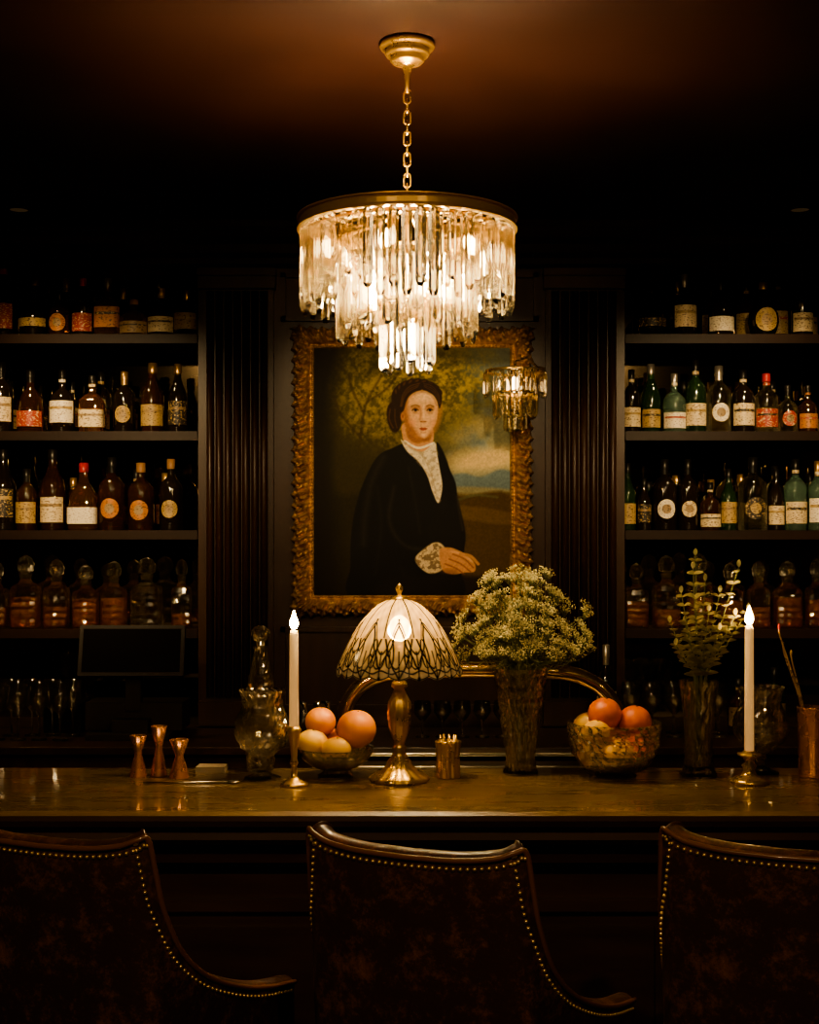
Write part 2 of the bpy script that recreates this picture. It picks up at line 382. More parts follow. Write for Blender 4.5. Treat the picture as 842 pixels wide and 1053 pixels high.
    lay((170,112,72),stroke([(431.6,417),(432.6,424),(432.0,430.5)],1.8,2.4)*.7)
    lay((248,214,172),stroke([(435.4,415),(436.0,429.5)],1.4,1.8)*.7)
    lay((158,96,62),ell(435,432.8,3.3,.9,0,1.1)*.75)
    lay((114,64,42),ell(433,432.8,.7,.5,0,.9)*.8); lay((114,64,42),ell(437.3,432.8,.7,.5,0,.9)*.8)
    lay((166,84,66),poly([(431.2,439.9),(433.4,438.7),(435.2,439.2),(437,438.7),(439.4,439.9),(437.4,441.6),(435.2,442.1),(433,441.6)],1.2,False))
    lay((112,52,42),stroke([(431.2,440.1),(435.2,440.3),(439.3,440.0)],.5,.8)*.85)
    lay((168,110,72),stroke([(433,443.9),(435.4,444.3),(437.6,443.9)],.9,1.4)*.55)
    # lace cuff, hands
    lay((205,185,150),poly([(427,574),(434,566),(446,558),(455,560),(461,572),(455,586),(442,590),(431,583)],1.5))
    lay((90,72,52),poly([(427,574),(446,558),(461,572),(455,586),(442,590),(431,583)],1.2)*np.clip((n3-.47)*9,0,1)*.7)
    lay((196,142,100),poly([(452,566),(462,563),(474,567),(483,573),(489,581),(488,588),(478,589),(466,591),(455,586)],1.2))
    for pts in ([(466,570),(478,575),(487,584)],[(462,575),(474,580),(484,588)],[(458,580),(470,585),(478,591)]):
        lay((128,76,46),stroke(pts,1.3,1)*.8)
    lay((222,174,128),stroke([(464,567),(476,570),(486,578)],2,1.5)*.7)
    lay((190,138,96),stroke([(474,570),(484,572),(492,580)],3.2,1))
    lay((120,78,48),ell(462,588,9,3,0,1)*.5)
    lay((22,17,12),poly([(395,596),(440,592),(480,592),(530,600),(530,620),(395,620)],5)*.75)
    img=img*(.90+.20*vn(1.6,50,2))[...,None]
    lin=np.clip(img,0,1)**2.2
    sx=1.0/252.3
    px=(X-424)*sx; pz=-(Y-484.5)*sx
    vs=np.stack([px,np.zeros_like(px),pz],-1).reshape(-1,3)
    idx=np.arange(W*Hh).reshape(Hh,W)
    q=np.stack([idx[1:,:-1],idx[1:,1:],idx[:-1,1:],idx[:-1,:-1]],-1).reshape(-1,4)
    me=bpy.data.meshes.new('canvas'); me.from_pydata(vs.tolist(),[],q.tolist())
    at=me.color_attributes.new('Paint','FLOAT_COLOR','POINT')
    rgba=np.concatenate([lin.reshape(-1,3),np.ones((W*Hh,1))],1).astype(np.float32)
    at.data.foreach_set('color',rgba.ravel())
    m,nt,bs=nmat('oil_paint'); a=nt.nodes.new('ShaderNodeVertexColor'); a.layer_name='Paint'
    nt.links.new(a.outputs[0],bs.inputs['Base Color']); bs.inputs['Roughness'].default_value=.55; bs.inputs['Specular IOR Level'].default_value=.15
    me.materials.append(m); o=bpy.data.objects.new('canvas',me); bpy.context.collection.objects.link(o); return o
pe=bpy.data.objects.new('framed_portrait_painting',None); bpy.context.collection.objects.link(pe)
pe.location=((424-421)/252.3,5.62,1.7+(560-484.5)/252.3)
cv=painting(); cv.parent=pe; cv.location=(0,-.035,0)
GOLD=mk('gilded_frame',(.62,.37,.11),.34,metal=.5,var=(30,(.20,.10,.032),.42,.68),bump=(60,.3,.002))
b=MB()
ow,oh,iw,ih=.492,.592,.398,.502
def frame_side(cw,ch,vert,sgn):
    NU=360 if not vert else 430; NV=26
    vs=[]
    for i in range(NU+1):
        t=-1+2*i/NU
        for j in range(NV+1):
            v=j/NV
            hx=iw+(ow-iw)*v; hz=ih+(oh-ih)*v
            L=(hz if vert else hx); u=t*L; other=(hx if vert else hz)*sgn
            h=.028+.018*math.exp(-((v-.12)/.06)**2)+.045*math.sin(pi*min(1,max(0,(v-.22)/.78)))**.7
            if v>.98: h=.0
            k=u/.046; ph=2*pi*k
            cv_=(v-.62)*5
            sw=math.sin(ph+2.4*math.cos(cv_*1.5))*math.cos(cv_*1.7+math.sin(ph*.5))
            leaf=math.cos(ph*2+3*v*pi)*.5
            amp=.020*math.exp(-((v-.62)/.3)**2)
            h+=amp*(sw+leaf)*(1 if v<.98 else 0)
            if .1<v<.16: h+=.004*math.cos(2*pi*u/.014)
            dcn=(L-abs(u)); h+=.022*math.exp(-(dcn/.07)**2)*math.exp(-((v-.6)/.3)**2)*(1+.6*math.cos(dcn*160))*(1 if v<.98 else 0)
            h+=.014*math.exp(-(u/.06)**2)*math.exp(-((v-.6)/.3)**2)*(1+.5*math.cos(u*180))*(1 if v<.98 else 0)
            if v>.85:
                other+=sgn*(.006*math.cos(ph)+.004*math.cos(ph*2.0+1)+.010*math.exp(-(dcn/.06)**2))*(v-.85)/.15
            vs.append((other,-h,u) if vert else (u,-h,other))
    fs=[]
    for i in range(NU):
        for j in range(NV):
            a=i*(NV+1)+j; f=(a,a+1,a+NV+2,a+NV+1)
            flip=(sgn>0)
            if vert: flip=not flip
            fs.append(f if not flip else f[::-1])
    b.add(vs,fs,0,True)
for vert in (False,True):
    for sg in (-1,1): frame_side(ow,oh,vert,sg)
b.box(-.46,.46,-.03,0,-.56,.56)
b.obj('gilt_frame',[GOLD],parent=pe)

# ------------------------------------------------------------------ chandelier
def crystal(mb,x,y,z,L,wd,ang,mi=0):
    M=Matrix.Translation((x,y,z))@Matrix.Rotation(ang,4,'Z')
    n=4 ; vs=[];prof=[(.3,0),(1,-.06),(1,-.93),(.45,-1)]
    for r,t in prof:
        for k in range(n):
            a=2*pi*k/n+pi/2; vs.append((r*wd*.5*math.cos(a),r*wd*.40*math.sin(a),t*L))
    fs=[tuple(range(n))]
    for i in range(3):
        for k in range(n): fs.append((i*n+k,(i+1)*n+k,(i+1)*n+(k+1)%n,i*n+(k+1)%n))
    fs.append(tuple(3*n+k for k in range(n))[::-1])
    mb.add(vs,fs,mi,False,M)
def ring(mb,r,z,h,t,mi=0,n=72,at=(0,0)):
    mb.lathe([(r-t,z-h/2),(r,z-h/2),(r+t*.5,z-h/4),(r+t*.5,z+h/4),(r,z+h/2),(r-t,z+h/2),(r-t,z-h/2)],n,mi,False,at=(at[0],at[1],0))
ce=bpy.data.objects.new('crystal_chandelier',None); bpy.context.collection.objects.link(ce); ce.location=(-.006,3.5,0)
b=MB()
b.lathe([(0,2.99),(.069,2.99),(.072,2.982),(.068,2.974),(.056,2.970),(.058,2.962),(.054,2.955),(.042,2.951),(.044,2.943),(.038,2.937),(.020,2.933),(.012,2.926),(.008,2.91),(.006,2.895),(.005,2.86),(0,2.86)],40,3)
zt=2.87;i=0
while zt>2.60:
    L=.036; pts=[]
    for k in range(16):
        a=2*pi*k/16; px=.0085*math.cos(a); pz=(L/2-.008)*(1 if math.sin(a)>0 else -1)*min(1,abs(math.sin(a))*3)*1.0+.008*math.sin(a)
        p=(px,0,pz) if i%2==0 else (0,px,pz); pts.append((p[0],p[1],p[2]+zt-L/2))
    b.tube(pts,.0024,6,0,True); zt-=.027;i+=1
b.lathe([(0,2.61),(.008,2.605),(.010,2.59),(.022,2.58),(.028,2.565),(.02,2.555),(.012,2.54),(.012,2.30),(.03,2.29),(.03,2.28),(0,2.275)],24,0)
b.lathe([(0,2.275),(.009,2.272),(.016,2.25),(.017,2.23),(.008,2.20),(0,2.185)],16,1)
ring(b,.274,2.520,.026,.008,2); ring(b,.277,2.535,.006,.014,2); ring(b,.277,2.506,.004,.012,2); ring(b,.235,2.505,.012,.006); ring(b,.175,2.425,.014,.006); ring(b,.15,2.42,.012,.005); ring(b,.068,2.325,.012,.005,n=32)
for k in range(6):
    a=2*pi*k/6+.3
    b.tube([(0,0,2.565),(.12*math.cos(a),.12*math.sin(a),2.535),(.266*math.cos(a),.266*math.sin(a),2.525)],.004,8,0)
    b.tube([(.172*math.cos(a),.172*math.sin(a),2.425),(.2*math.cos(a),.2*math.sin(a),2.528)],.003,6,0)
    b.tube([(.066*math.cos(a),.066*math.sin(a),2.325),(.15*math.cos(a),.15*math.sin(a),2.42)],.003,6,0)
    for rr,z0,ao in ((.105,2.30,.5),(.205,2.40,.0)):
        cx,cy=rr*math.cos(a+ao),rr*math.sin(a+ao)
        if rr<.15: b.tube([(0,0,2.33),(cx*.6,cy*.6,2.31),(cx,cy,2.30)],.004,8,0)
        else: b.tube([(cx,cy,z0),(cx*1.02,cy*1.02,2.528)],.0025,6,0)
        b.lathe([(0,z0),(.010,z0),(.010,z0+.022),(0,z0+.022)],12,0,at=(cx,cy,0))
        if rr<.15: b.lathe([(0,z0+.022),(.009,z0+.024),(.016,z0+.042),(.015,z0+.057),(.007,z0+.078),(0,z0+.090)],14,1,at=(cx,cy,0))
        else: b.lathe([(0,z0+.022),(.006,z0+.024),(.010,z0+.038),(.009,z0+.050),(.004,z0+.066),(0,z0+.075)],14,1,at=(cx,cy,0))
b.obj('chandelier_frame',[BRASS,BULB,BRASSS,CANO],parent=ce)
b=MB()
for (r,z,L,N,wd) in [(.266,2.508,.215,52,.027),(.238,2.50,.160,40,.026),(.173,2.42,.200,34,.027),(.140,2.415,.15,18,.026),(.062,2.32,.180,13,.028)]:
    for k in range(N):
        a=2*pi*k/N; l=L*(1 if k%2 else .90)
        crystal(b,r*math.cos(a),r*math.sin(a),z,l,wd,a+pi/2+random.uniform(-.45,.45))
b.obj('crystal_prisms',[CRYSTAL],parent=ce)
for k in range(6):
    a=2*pi*k/6+.8; light('chandelier_bulb_light','POINT',(.105*math.cos(a),.105*math.sin(a),2.40),29,WARM,.02,parent=ce)
light('chandelier_lower_light','POINT',(0,0,2.17),10,WARM,.02,parent=ce)
# ghost reflection of a chandelier over the frame, built as lit crystal tiers
b=MB()
for (r,z,L,N) in [(.118,2.385,.10,24),(.08,2.30,.10,16),(.04,2.22,.07,9)]:
    ring(b,r,z+.004,.01,.004,1,36)
    for k in range(N):
        a=2*pi*k/N; crystal(b,r*math.cos(a),r*math.sin(a),z,L*(1 if k%2 else .9),.022,a+pi/2,0)
for k in range(4):
    a=pi/2*k; b.tube([(0,0,2.41),(.118*math.cos(a),.118*math.sin(a),2.388)],.003,6,1); b.tube([(.08*math.cos(a),.08*math.sin(a),2.304),(0,0,2.41)],.0025,6,1)
    b.tube([(.04*math.cos(a),.04*math.sin(a),2.224),(0,0,2.30)],.0025,6,1)
b.tube([(0,0,2.28),(0,0,2.43),(.05,.04,2.45),(.115,.18,2.42),(.115,.195,2.40)],.006,8,1)
b.lathe([(0,0),(.035,0),(.035,.01),(0,.012)],20,1,M=Matrix.Translation((.115,.198,2.40))@Matrix.Rotation(pi/2,4,'X'))
b.lathe([(0,2.30),(.01,2.31),(.016,2.33),(.012,2.36),(0,2.375)],10,2)
b.obj('chandelier_ghost',[CRYSTAL,BRASS,emit('ghost_bulb',(1,.66,.3),28)],(.42,5.42,0))

# ------------------------------------------------------------------ bottles
BMATS={}
def bm(k): return list(BMATS).index(k)
BMATS['dark']=mk('bottle_dark',(.014,.009,.006),.05,coat=.6)
BMATS['amber']=mk('bottle_amber',(.58,.25,.055),.03,trans=.93,coat=.5)
BMATS['brown']=mk('bottle_brown',(.26,.10,.03),.03,trans=.90,coat=.5)
BMATS['green']=mk('bottle_green',(.08,.18,.08),.03,trans=.86,coat=.5)
BMATS['teal']=mk('bottle_teal',(.34,.54,.42),.04,trans=.86,coat=.3)
BMATS['red']=mk('bottle_red',(.30,.05,.025),.04,trans=.8,coat=.3)
BMATS['clear']=CLEAR
BMATS['clearg']=glassmat('bottle_clear_tint',(.88,.87,.78),.3,(.8,.8,.7),.02,1.45,.07,(.9,.8,.6))
BMATS['cut']=CUT
BMATS['liq']=mk('spirit_liquid',(.72,.32,.07),.1,trans=.72)
BMATS['lcream']=label('label_cream',(.74,.60,.38),(.20,.12,.06))
BMATS['lwhite']=label('label_white',(.86,.78,.62),(.35,.25,.15),1.3)
BMATS['lorange']=label('label_orange',(.50,.20,.055),(.10,.04,.01))
BMATS['lgold']=label('label_gold',(.46,.32,.13),(.10,.05,.02))
BMATS['lred']=label('label_red',(.36,.05,.03),(.7,.5,.3))
BMATS['lblack']=label('label_black',(.025,.02,.015),(.6,.42,.2))
BMATS['ltan']=label('label_tan',(.34,.23,.12),(.08,.05,.02))
BMATS['ck']=mk('cap_black',(.012,.011,.01),.3)
BMATS['cr']=mk('cap_red',(.46,.03,.03),.35)
BMATS['cg']=mk('cap_gold',(.7,.44,.16),.3,metal=.8)
BMATS['cs']=mk('cap_silver',(.65,.6,.52),.3,metal=.8)
BMATS['cw']=mk('cap_wood',(.34,.18,.08),.5)
ML=list(BMATS.values())
SHP={
 'std':[(0,0),(.46,0),(.5,.02),(.5,.58),(.47,.64),(.33,.70),(.18,.75),(.15,.79),(.15,.94)],
 'slim':[(0,0),(.46,0),(.5,.02),(.5,.52),(.44,.60),(.30,.68),(.19,.78),(.17,.94)],
 'squat':[(0,0),(.46,0),(.5,.03),(.5,.50),(.46,.58),(.28,.66),(.14,.70),(.13,.90)],
 'round':[(0,0),(.30,0),(.33,.04),(.44,.14),(.5,.28),(.47,.43),(.33,.55),(.16,.62),(.13,.68),(.13,.90)],
 'bell':[(0,0),(.48,0),(.5,.03),(.47,.35),(.42,.52),(.28,.64),(.15,.72),(.14,.92)],
 'dec':[(0,0),(.47,0),(.5,.03),(.5,.50),(.44,.57),(.24,.61),(.17,.66),(.22,.74)],
}
def sq(p): return lambda t,z,r: 1/((abs(math.cos(t))**p+abs(math.sin(t))**p)**(1/p))
def bottle(mb,x,y,z,h,wd,shape,glass,lab,cap,square=False):
    pr=[(r*wd,t*h) for r,t in SHP[shape]]
    rm=sq(5) if square else None
    if square: pr=[(r*.92,t) for r,t in pr]
    cutd=(shape=='dec')
    mod=(lambda t,zz,r:(rm(t,zz,r) if rm else 1)*(1+(.06*math.cos(t*8+zz*130)*math.cos(t*8-zz*130) if .03*h<zz<.5*h else 0))) if cutd else rm
    if cutd: pr=pr[:3]+[(wd*.46,h*(.03+.047*k)) for k in range(1,10)]+pr[3:]
    mb.lathe(pr,24,bm(glass),not cutd,rmod=mod,at=(x,y,z))
    rt=pr[-1][0]; zt=pr[-1][1]
    if cutd:
        if lab: mb.lathe([(0,.01),(wd*.40,.01),(wd*.40,h*float(lab)),(0,h*float(lab))],16,bm('liq'),True,rmod=rm,at=(x,y,z))
        mb.lathe([(0,zt-.02),(wd*.1,zt-.02),(wd*.13,zt),(wd*.26,zt+.03*h),(wd*.30,zt+.12*h),(wd*.20,zt+.21*h),(0,zt+.25*h)],8,bm('cut'),False,at=(x,y,z))
        return
    c0=.86*h; cr=rt*1.18
    mb.lathe([(cr,c0),(cr*1.02,c0+.01*h),(cr,h*.995),(cr*.8,h),(0,h)],14,bm(cap),True,at=(x,y,z))
    if cap in('cs','cg','ck') and shape!='round': mb.lathe([(rt*1.05,.78*h),(rt*1.08,.86*h)],14,bm(cap),True,at=(x,y,z))
    if lab:
        disc=lab.endswith('*'); lb=lab.rstrip('*'); R=wd*.5*1.012
        if square: R*=.92
        def band(z0,z1,mi,deg=68,Rr=None):
            Rr=Rr or R; vs=[];N=12
            for k in range(N+1):
                th=-pi/2+math.radians(deg)*(2*k/N-1); f=(sq(5)(th,0,0) if square else 1)
                for zz in (z0,z1): vs.append((x+Rr*f*math.cos(th),y+Rr*f*math.sin(th),z+zz*h))
            mb.add(vs,[(2*k,2*k+2,2*k+3,2*k+1) for k in range(N)],mi,True)
        if disc:
            rr=wd*.38; zc=.30*h; vs=[(x,y-R,z+zc)]; N=20
            for q in (.5,1):
                for k in range(N):
                    a=2*pi*k/N; u=rr*q*math.cos(a); th=-pi/2+u/R; vs.append((x+R*math.cos(th),y+R*math.sin(th)-.001,z+zc+rr*q*math.sin(a)))
            fs=[(0,1+k,1+(k+1)%N) for k in range(N)]
            f2=[(1+k,1+N+k,1+N+(k+1)%N,1+(k+1)%N) for k in range(N)]
            mb.add(vs,fs,bm('ltan' if lb!='lblack' else 'lgold'),True); mb.add(vs,f2,bm(lb),True)
        else:
            z0,z1=random.choice([(.12,.46),(.10,.40),(.16,.50),(.08,.34)])
            if shape=='round': z0,z1=.2,.36
            if shape=='bell': z0,z1=.1,.34
            band(z0,z1,bm(lb))
            if shape!='bell' and shape!='round':
                band(z0+(z1-z0)*.62,z0+(z1-z0)*.74,bm(random.choice(['lgold','lblack','lred','ltan'])),60,R*1.01)
            if shape in('std','squat') and random.random()<.6: band(.80,.845,bm(lb),68,rt*1.12)

PPM=245.6
def row(name,items,z,y=5.72):
    mb=MB()
    for (px,hp,wp,shape,glass,lab,cap,*s) in items:
        bottle(mb,(px-421)/PPM,y,0,hp/PPM,wp/PPM,shape,glass,lab,cap,bool(s))
    return mb.obj(name,ML,(0,0,z+.001))
L1=[(-30,66,28,'squat','amber','lcream','cw'),(2,76,22,'slim','dark','lred','cr'),(33,54,30,'round','dark','lgold','ck'),(60,50,24,'squat','brown','lorange*','ck'),(84,62,22,'std','dark','lred','cr'),(110,62,28,'squat','amber','lorange','cs',1),(137,40,30,'squat','amber','ltan','cw'),(165,52,28,'squat','brown','lcream','cg'),(191,50,26,'squat','clearg','ltan','cg')]
L2=[(-28,70,26,'std','brown','lgold','ck'),(0,74,24,'std','dark','lcream','ck'),(30,66,28,'bell','brown','lred','ck'),(63,66,26,'squat','dark','lwhite','ck'),(94,60,28,'squat','amber','lcream','ck',1),(127,64,23,'std','dark','lgold*','cg'),(156,73,24,'slim','brown','lgold','cg'),(182,72,20,'slim','dark','lblack','cg')]
L3=[(-28,80,26,'std','amber','lorange*','ck'),(2,86,24,'slim','dark','lblack','ck'),(26,64,22,'std','brown','lgold','ck'),(53,86,25,'slim','brown','lcream','ck'),(85,70,33,'bell','amber','lwhite','cr',1),(114,76,27,'std','brown','lorange*','ck'),(144,70,27,'std','brown','lorange*','cw'),(175,74,24,'std','dark','lgold*','cw')]
R1=[(671,54,30,'round','dark','lblack','ck'),(705,66,24,'squat','dark','lcream','cs'),(742,62,27,'bell','dark','lwhite','ck'),(786,58,32,'round','dark','lgold*','cg'),(826,74,22,'std','dark','lcream','ck'),(860,70,26,'std','amber','lcream','ck')]
R2=[(650,66,19,'std','dark','lcream','ck'),(670,72,20,'slim','green','lgold','cs'),(694,62,24,'squat','teal','lwhite','cs'),(716,76,22,'std','green','lcream','ck'),(740,70,25,'std','clearg','lwhite*','cs'),(765,66,23,'std','dark','lcream','ck'),(789,62,24,'std','clearg','lred','cr'),(811,50,21,'squat','clearg','lred*','ck'),(832,50,20,'squat','brown','lorange','ck'),(860,66,24,'std','green','lcream','ck')]
R3=[(646,70,17,'slim','green','lgold','ck'),(663,54,15,'slim','dark','lblack','ck'),(684,74,26,'std','dark','lwhite*','ck'),(708,74,22,'std','dark','lcream*','ck'),(731,50,22,'squat','brown','lcream','ck'),(750,64,17,'slim','green','lgold','ck'),(775,76,30,'std','clearg','lblack*','ck'),(799,64,17,'slim','dark','lcream','ck'),(819,74,23,'std','teal','lcream','ck'),(842,72,20,'std','teal','lwhite','cg'),(866,70,24,'std','amber','lcream','ck')]
row('liquor_bottles',L1,SH[0]); row('liquor_bottles',L2,SH[1]); row('liquor_bottles',L3,SH[2])
row('spirit_bottles',R1,SH[0]); row('spirit_bottles',R2,SH[1]); row('spirit_bottles',R3,SH[2])
DL=[(-5,70,26,'dec','cut','.3','',1),(25,76,32,'dec','cut','.42','',1),(57,72,28,'dec','cut','.3','',1),(87,66,28,'dec','cut','.45','',1),(116,70,28,'dec','cut','.44','',1),(150,74,34,'dec','cut','','',1),(186,72,22,'dec','cut','.2','',1)]
DR=[(655,68,26,'dec','cut','.4','',1),(686,76,30,'dec','cut','.25','',1),(720,78,28,'dec','cut','.4','',1),(752,68,26,'dec','cut','.42','',1),(781,70,24,'dec','cut','.3','',1),(811,70,30,'dec','cut','.45','',1),(841,72,24,'dec','cut','.4','',1)]
row('crystal_decanters',DL,SH[3]); row('whiskey_decanters',DR,SH[3])
for side,(a,c) in enumerate([(-10,195),(665,860)]):
    for zi in range(3):
        it=[];x=a+8
        while x<c-12:
            it.append((x,random.uniform(52,72),random.uniform(20,26),random.choice(['std','slim','squat']),random.choice(['dark','brown','dark','green' if side else 'brown']),random.choice(['lgold','ltan','lcream','lblack']),random.choice(['ck','cg','ck'])))
            x+=random.uniform(28,38)
        row(['liquor_bottles','spirit_bottles'][side],it,SH[zi],5.85)

def tumbler(mb,x,y,r,h,z=0):
    mb.lathe([(0,.006),(r*.8,.006),(r,h),(r*1.03,h),(r*.86,0),(0,0)],20,0,True,at=(x,y,z))
def wineglass(mb,x,y,r,h,z=0):
    mb.lathe([(0,0),(r*.85,0),(r*.8,.004),(.004,.01),(.004,h*.42),(r*.5,h*.5),(r,h*.68),(r*.95,h),(r*.92,h),(r*.95,h*.7),(r*.45,h*.52),(0,h*.48)],20,0,True,at=(x,y,z))
def glasses(name,x0,x1,n,ys,h,r,kind):
    mb=MB()
    for j,y in enumerate(ys):
        for i in range(n):
            kind(mb,x0+(x1-x0)*i/(n-1)+.02*j,y,r,h)
    return mb.obj(name,[CLEAR],(0,0,.951))
glasses('wine_glasses',-1.66,-1.34,5,(5.22,5.34),.22,.036,wineglass)
glasses('stemmed_glasses',.86,1.20,5,(5.3,5.42),.20,.036,wineglass)
glasses('coupe_glasses',.05,.36,5,(5.3,),.14,.034,wineglass)
glasses('tumblers',-.62,-.25,5,(5.35,),.13,.036,tumbler)
mb=MB()
bottle(mb,.765,5.3,0,.36,.08,'std','dark','lcream','cs'); bottle(mb,1.42,5.3,0,.27,.085,'std','green','lgold','ck'); bottle(mb,1.30,5.38,0,.22,.09,'squat','brown','ltan','ck')
mb.obj('counter_bottles',ML,(0,0,.951))
# POS terminal
b=MB(); M=Matrix.Translation((0,0,.335))@Matrix.Rotation(math.radians(-14),4,'X')
b.box(-.205,.205,-.012,.012,-.10,.10,0,M); b.box(-.19,.19,-.0135,-.0125,-.085,.085,1,M)
b.box(-.03,.03,.02,.06,.10,.33); b.box(-.16,.16,-.10,.14,0,.022); b.box(-.19,.19,.03,.22,.022,.13); b.box(-.07,.07,-.05,.03,.022,.07)
b.obj('pos_terminal',[mk('terminal_plastic',(.022,.015,.010),.5,spec=.3),mk('screen_glass',(.006,.004,.003),.7,spec=.06)],(-1.08,5.30,.951),bevel=.004)
b=MB(); b.box(-.075,.075,-.08,.08,0,.12); b.box(-.06,.06,-.083,-.08,.03,.05); b.lathe([(0,.12),(.05,.12),(.055,.17),(.03,.19),(0,.19)],20,0)
b.obj('receipt_printer',[BLACK],(-1.40+.02,5.49,.951),bevel=.006)

# brass draught beer tower
b=MB(); path=sampled([(-.20,0,.02),(-.20,0,.20),(-.185,0,.29),(-.13,0,.355),(-.03,0,.385),(.2,0,.39),(.44,0,.385),(.55,0,.355),(.615,0,.29),(.64,0,.20),(.64,0,.02)],8)
b.tube(path,.024,20,0)
for x in (-.20,.64): b.lathe([(0,0),(.055,0),(.055,.01),(.036,.022),(.03,.05),(0,.05)],24,0,at=(x,0,0))
b.obj('brass_beer_tower',[TOWER],(0,4.12,.93))
b=MB()
for z in (.075,.115): b.box(-.33,.56,-.05,.05,z,z+.010)
for x in (-.30,.53,.12): b.tube([(x,0,0),(x,0,.12)],.008,8)
b.obj('steel_drip_rail',[STEEL],(.03,4.26,.93),bevel=.002)

# ------------------------------------------------------------------ objects on bar
ZB=1.07
def cutmod(n,k,amp): 
    return lambda t,z,r: 1+amp*abs(math.sin(n*t/2+z*k))*abs(math.sin(n*t/2-z*k))
def dense(prof,step=.008):
    out=[prof[0]]
    for (r0,z0),(r1,z1) in zip(prof,prof[1:]):
        n=max(1,int(math.hypot(r1-r0,z1-z0)/step))
        out+=[(r0+(r1-r0)*k/n,z0+(z1-z0)*k/n) for k in range(1,n+1)]
    return out
def lamp():
    e=bpy.data.objects.new('stained_glass_table_lamp',None); bpy.context.collection.objects.link(e); e.location=(-.027,3.63,ZB)
    b=MB()
    b.lathe([(0,0),(.078,0),(.080,.006),(.074,.014),(.060,.022),(.052,.028),(.036,.040),(.030,.055),(.022,.065),(.016,.078),(.020,.088),(.014,.098)],48,0,True,rmod=lambda t,z,r:1+(.045*math.cos(16*t) if z<.06 and z>.003 else 0))
    b.lathe([(.014,.098),(.018,.11),(.026,.14),(.030,.18),(.028,.21),(.018,.235),(.014,.245),(.022,.252),(.020,.262),(.012,.27),(.012,.33),(.018,.335),(.018,.355),(0,.36)],40,0,True,rmod=lambda t,z,r:1+(.09*math.cos(10*t) if .11<z<.23 else 0))
    b.lathe([(.010,.495),(.022,.492),(.026,.486),(.03,.481)],20,0); b.lathe([(.004,.48),(.005,.50),(.009,.508),(.010,.515),(.004,.524),(0,.528)],16,0)
    b.tube([(0,0,.355),(.05,0,.38),(.06,0,.43),(.03,0,.48),(0,0,.492)],.002,6,0); b.tube([(0,0,.355),(-.05,0,.38),(-.06,0,.43),(-.03,0,.48),(0,0,.492)],.002,6,0)
    b.ball((0,0,.405),(.027,.027,.034),14,10,1)
    b.obj('lamp_base',[BRASSD,emit('lamp_bulb',(1,.74,.42),80)],parent=e)
    pf=sampled([(.026,.486),(.062,.466),(.098,.430),(.126,.388),(.149,.345),(.164,.310),(.169,.292)],20)
    NV=len(pf);N=480; T=np.linspace(0,2*pi,N,endpoint=False); vs=[];cols=[]
    for i,(r,z) in enumerate(pf):
        v=i/(NV-1)
        a=(T*10/(2*pi))%1-.5; wl=.0032/(r*2*pi/10)
        zz=z-(0.010*np.abs(np.cos(T*10)))*max(0,(v-.88))/.12
        d=np.full(N,9.)
        def L(expr,w): 
            nonlocal d; d=np.minimum(d,np.abs(expr)/w)
        wv=.0032/.26
        if v<.5: L(np.abs(a)-.5,wl*.7)
        L(v-(.50-.15*np.cos(2*pi*a)),wv*1.4)
        if v>.3: L(np.abs(a)-np.clip((v-.36)*1.1,0,.5)-.02*np.sin(v*30),wl*1.1)
        if v>.5: L(np.abs(a)-np.clip((.98-v)*.9,0,.5),wl*1.1)
        L(v-(.74+.08*np.cos(4*pi*a+1)),wv*1.4)
        L(v-(.88+.03*np.cos(4*pi*a+2.5)),wv*1.5)
        if .5<v<.82: L(np.abs(np.abs(a)-.25)-.10*np.sqrt(max(0,1-((v-.66)/.15)**2)),wl*.9)
        if v>.62: L(np.abs(((a*4)%1)-.5)-.5+.0*v,wl*3.0)
        L(v-.985,wv)
        line=np.clip(1.35-d,0,1)
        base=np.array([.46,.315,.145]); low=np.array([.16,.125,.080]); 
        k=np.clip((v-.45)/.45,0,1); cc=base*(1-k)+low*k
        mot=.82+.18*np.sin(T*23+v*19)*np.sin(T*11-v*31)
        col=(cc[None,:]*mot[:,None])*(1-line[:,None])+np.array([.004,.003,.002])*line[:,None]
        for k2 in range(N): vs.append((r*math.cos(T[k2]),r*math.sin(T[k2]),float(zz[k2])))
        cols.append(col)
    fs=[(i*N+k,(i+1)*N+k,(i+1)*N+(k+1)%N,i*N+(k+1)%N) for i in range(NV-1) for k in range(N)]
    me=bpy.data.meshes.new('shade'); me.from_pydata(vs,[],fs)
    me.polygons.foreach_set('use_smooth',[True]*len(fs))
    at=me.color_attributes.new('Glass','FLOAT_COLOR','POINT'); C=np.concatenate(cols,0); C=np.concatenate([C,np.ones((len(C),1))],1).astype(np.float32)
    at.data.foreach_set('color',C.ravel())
    m=bpy.data.materials.new('stained_glass'); m.use_nodes=True; nt=m.node_tree; nt.nodes.clear()
    o=nt.nodes.new('ShaderNodeOutputMaterial'); vc=nt.nodes.new('ShaderNodeVertexColor'); vc.layer_name='Glass'
    tr=nt.nodes.new('ShaderNodeBsdfTranslucent'); df=nt.nodes.new('ShaderNodeBsdfPrincipled'); df.inputs['Roughness'].default_value=.2
    rf=nt.nodes.new('ShaderNodeBsdfRefraction'); rf.inputs['Roughness'].default_value=.50; rf.inputs['IOR'].default_value=1.04
    m0=nt.nodes.new('ShaderNodeMixShader'); m0.inputs[0].default_value=.5
    nt.links.new(vc.outputs[0],rf.inputs[0])
    mx=nt.nodes.new('ShaderNodeMixShader'); mx.inputs[0].default_value=.3
    nt.links.new(vc.outputs[0],tr.inputs[0]); nt.links.new(vc.outputs[0],df.inputs['Base Color'])
    nt.links.new(tr.outputs[0],m0.inputs[1]); nt.links.new(rf.outputs[0],m0.inputs[2])
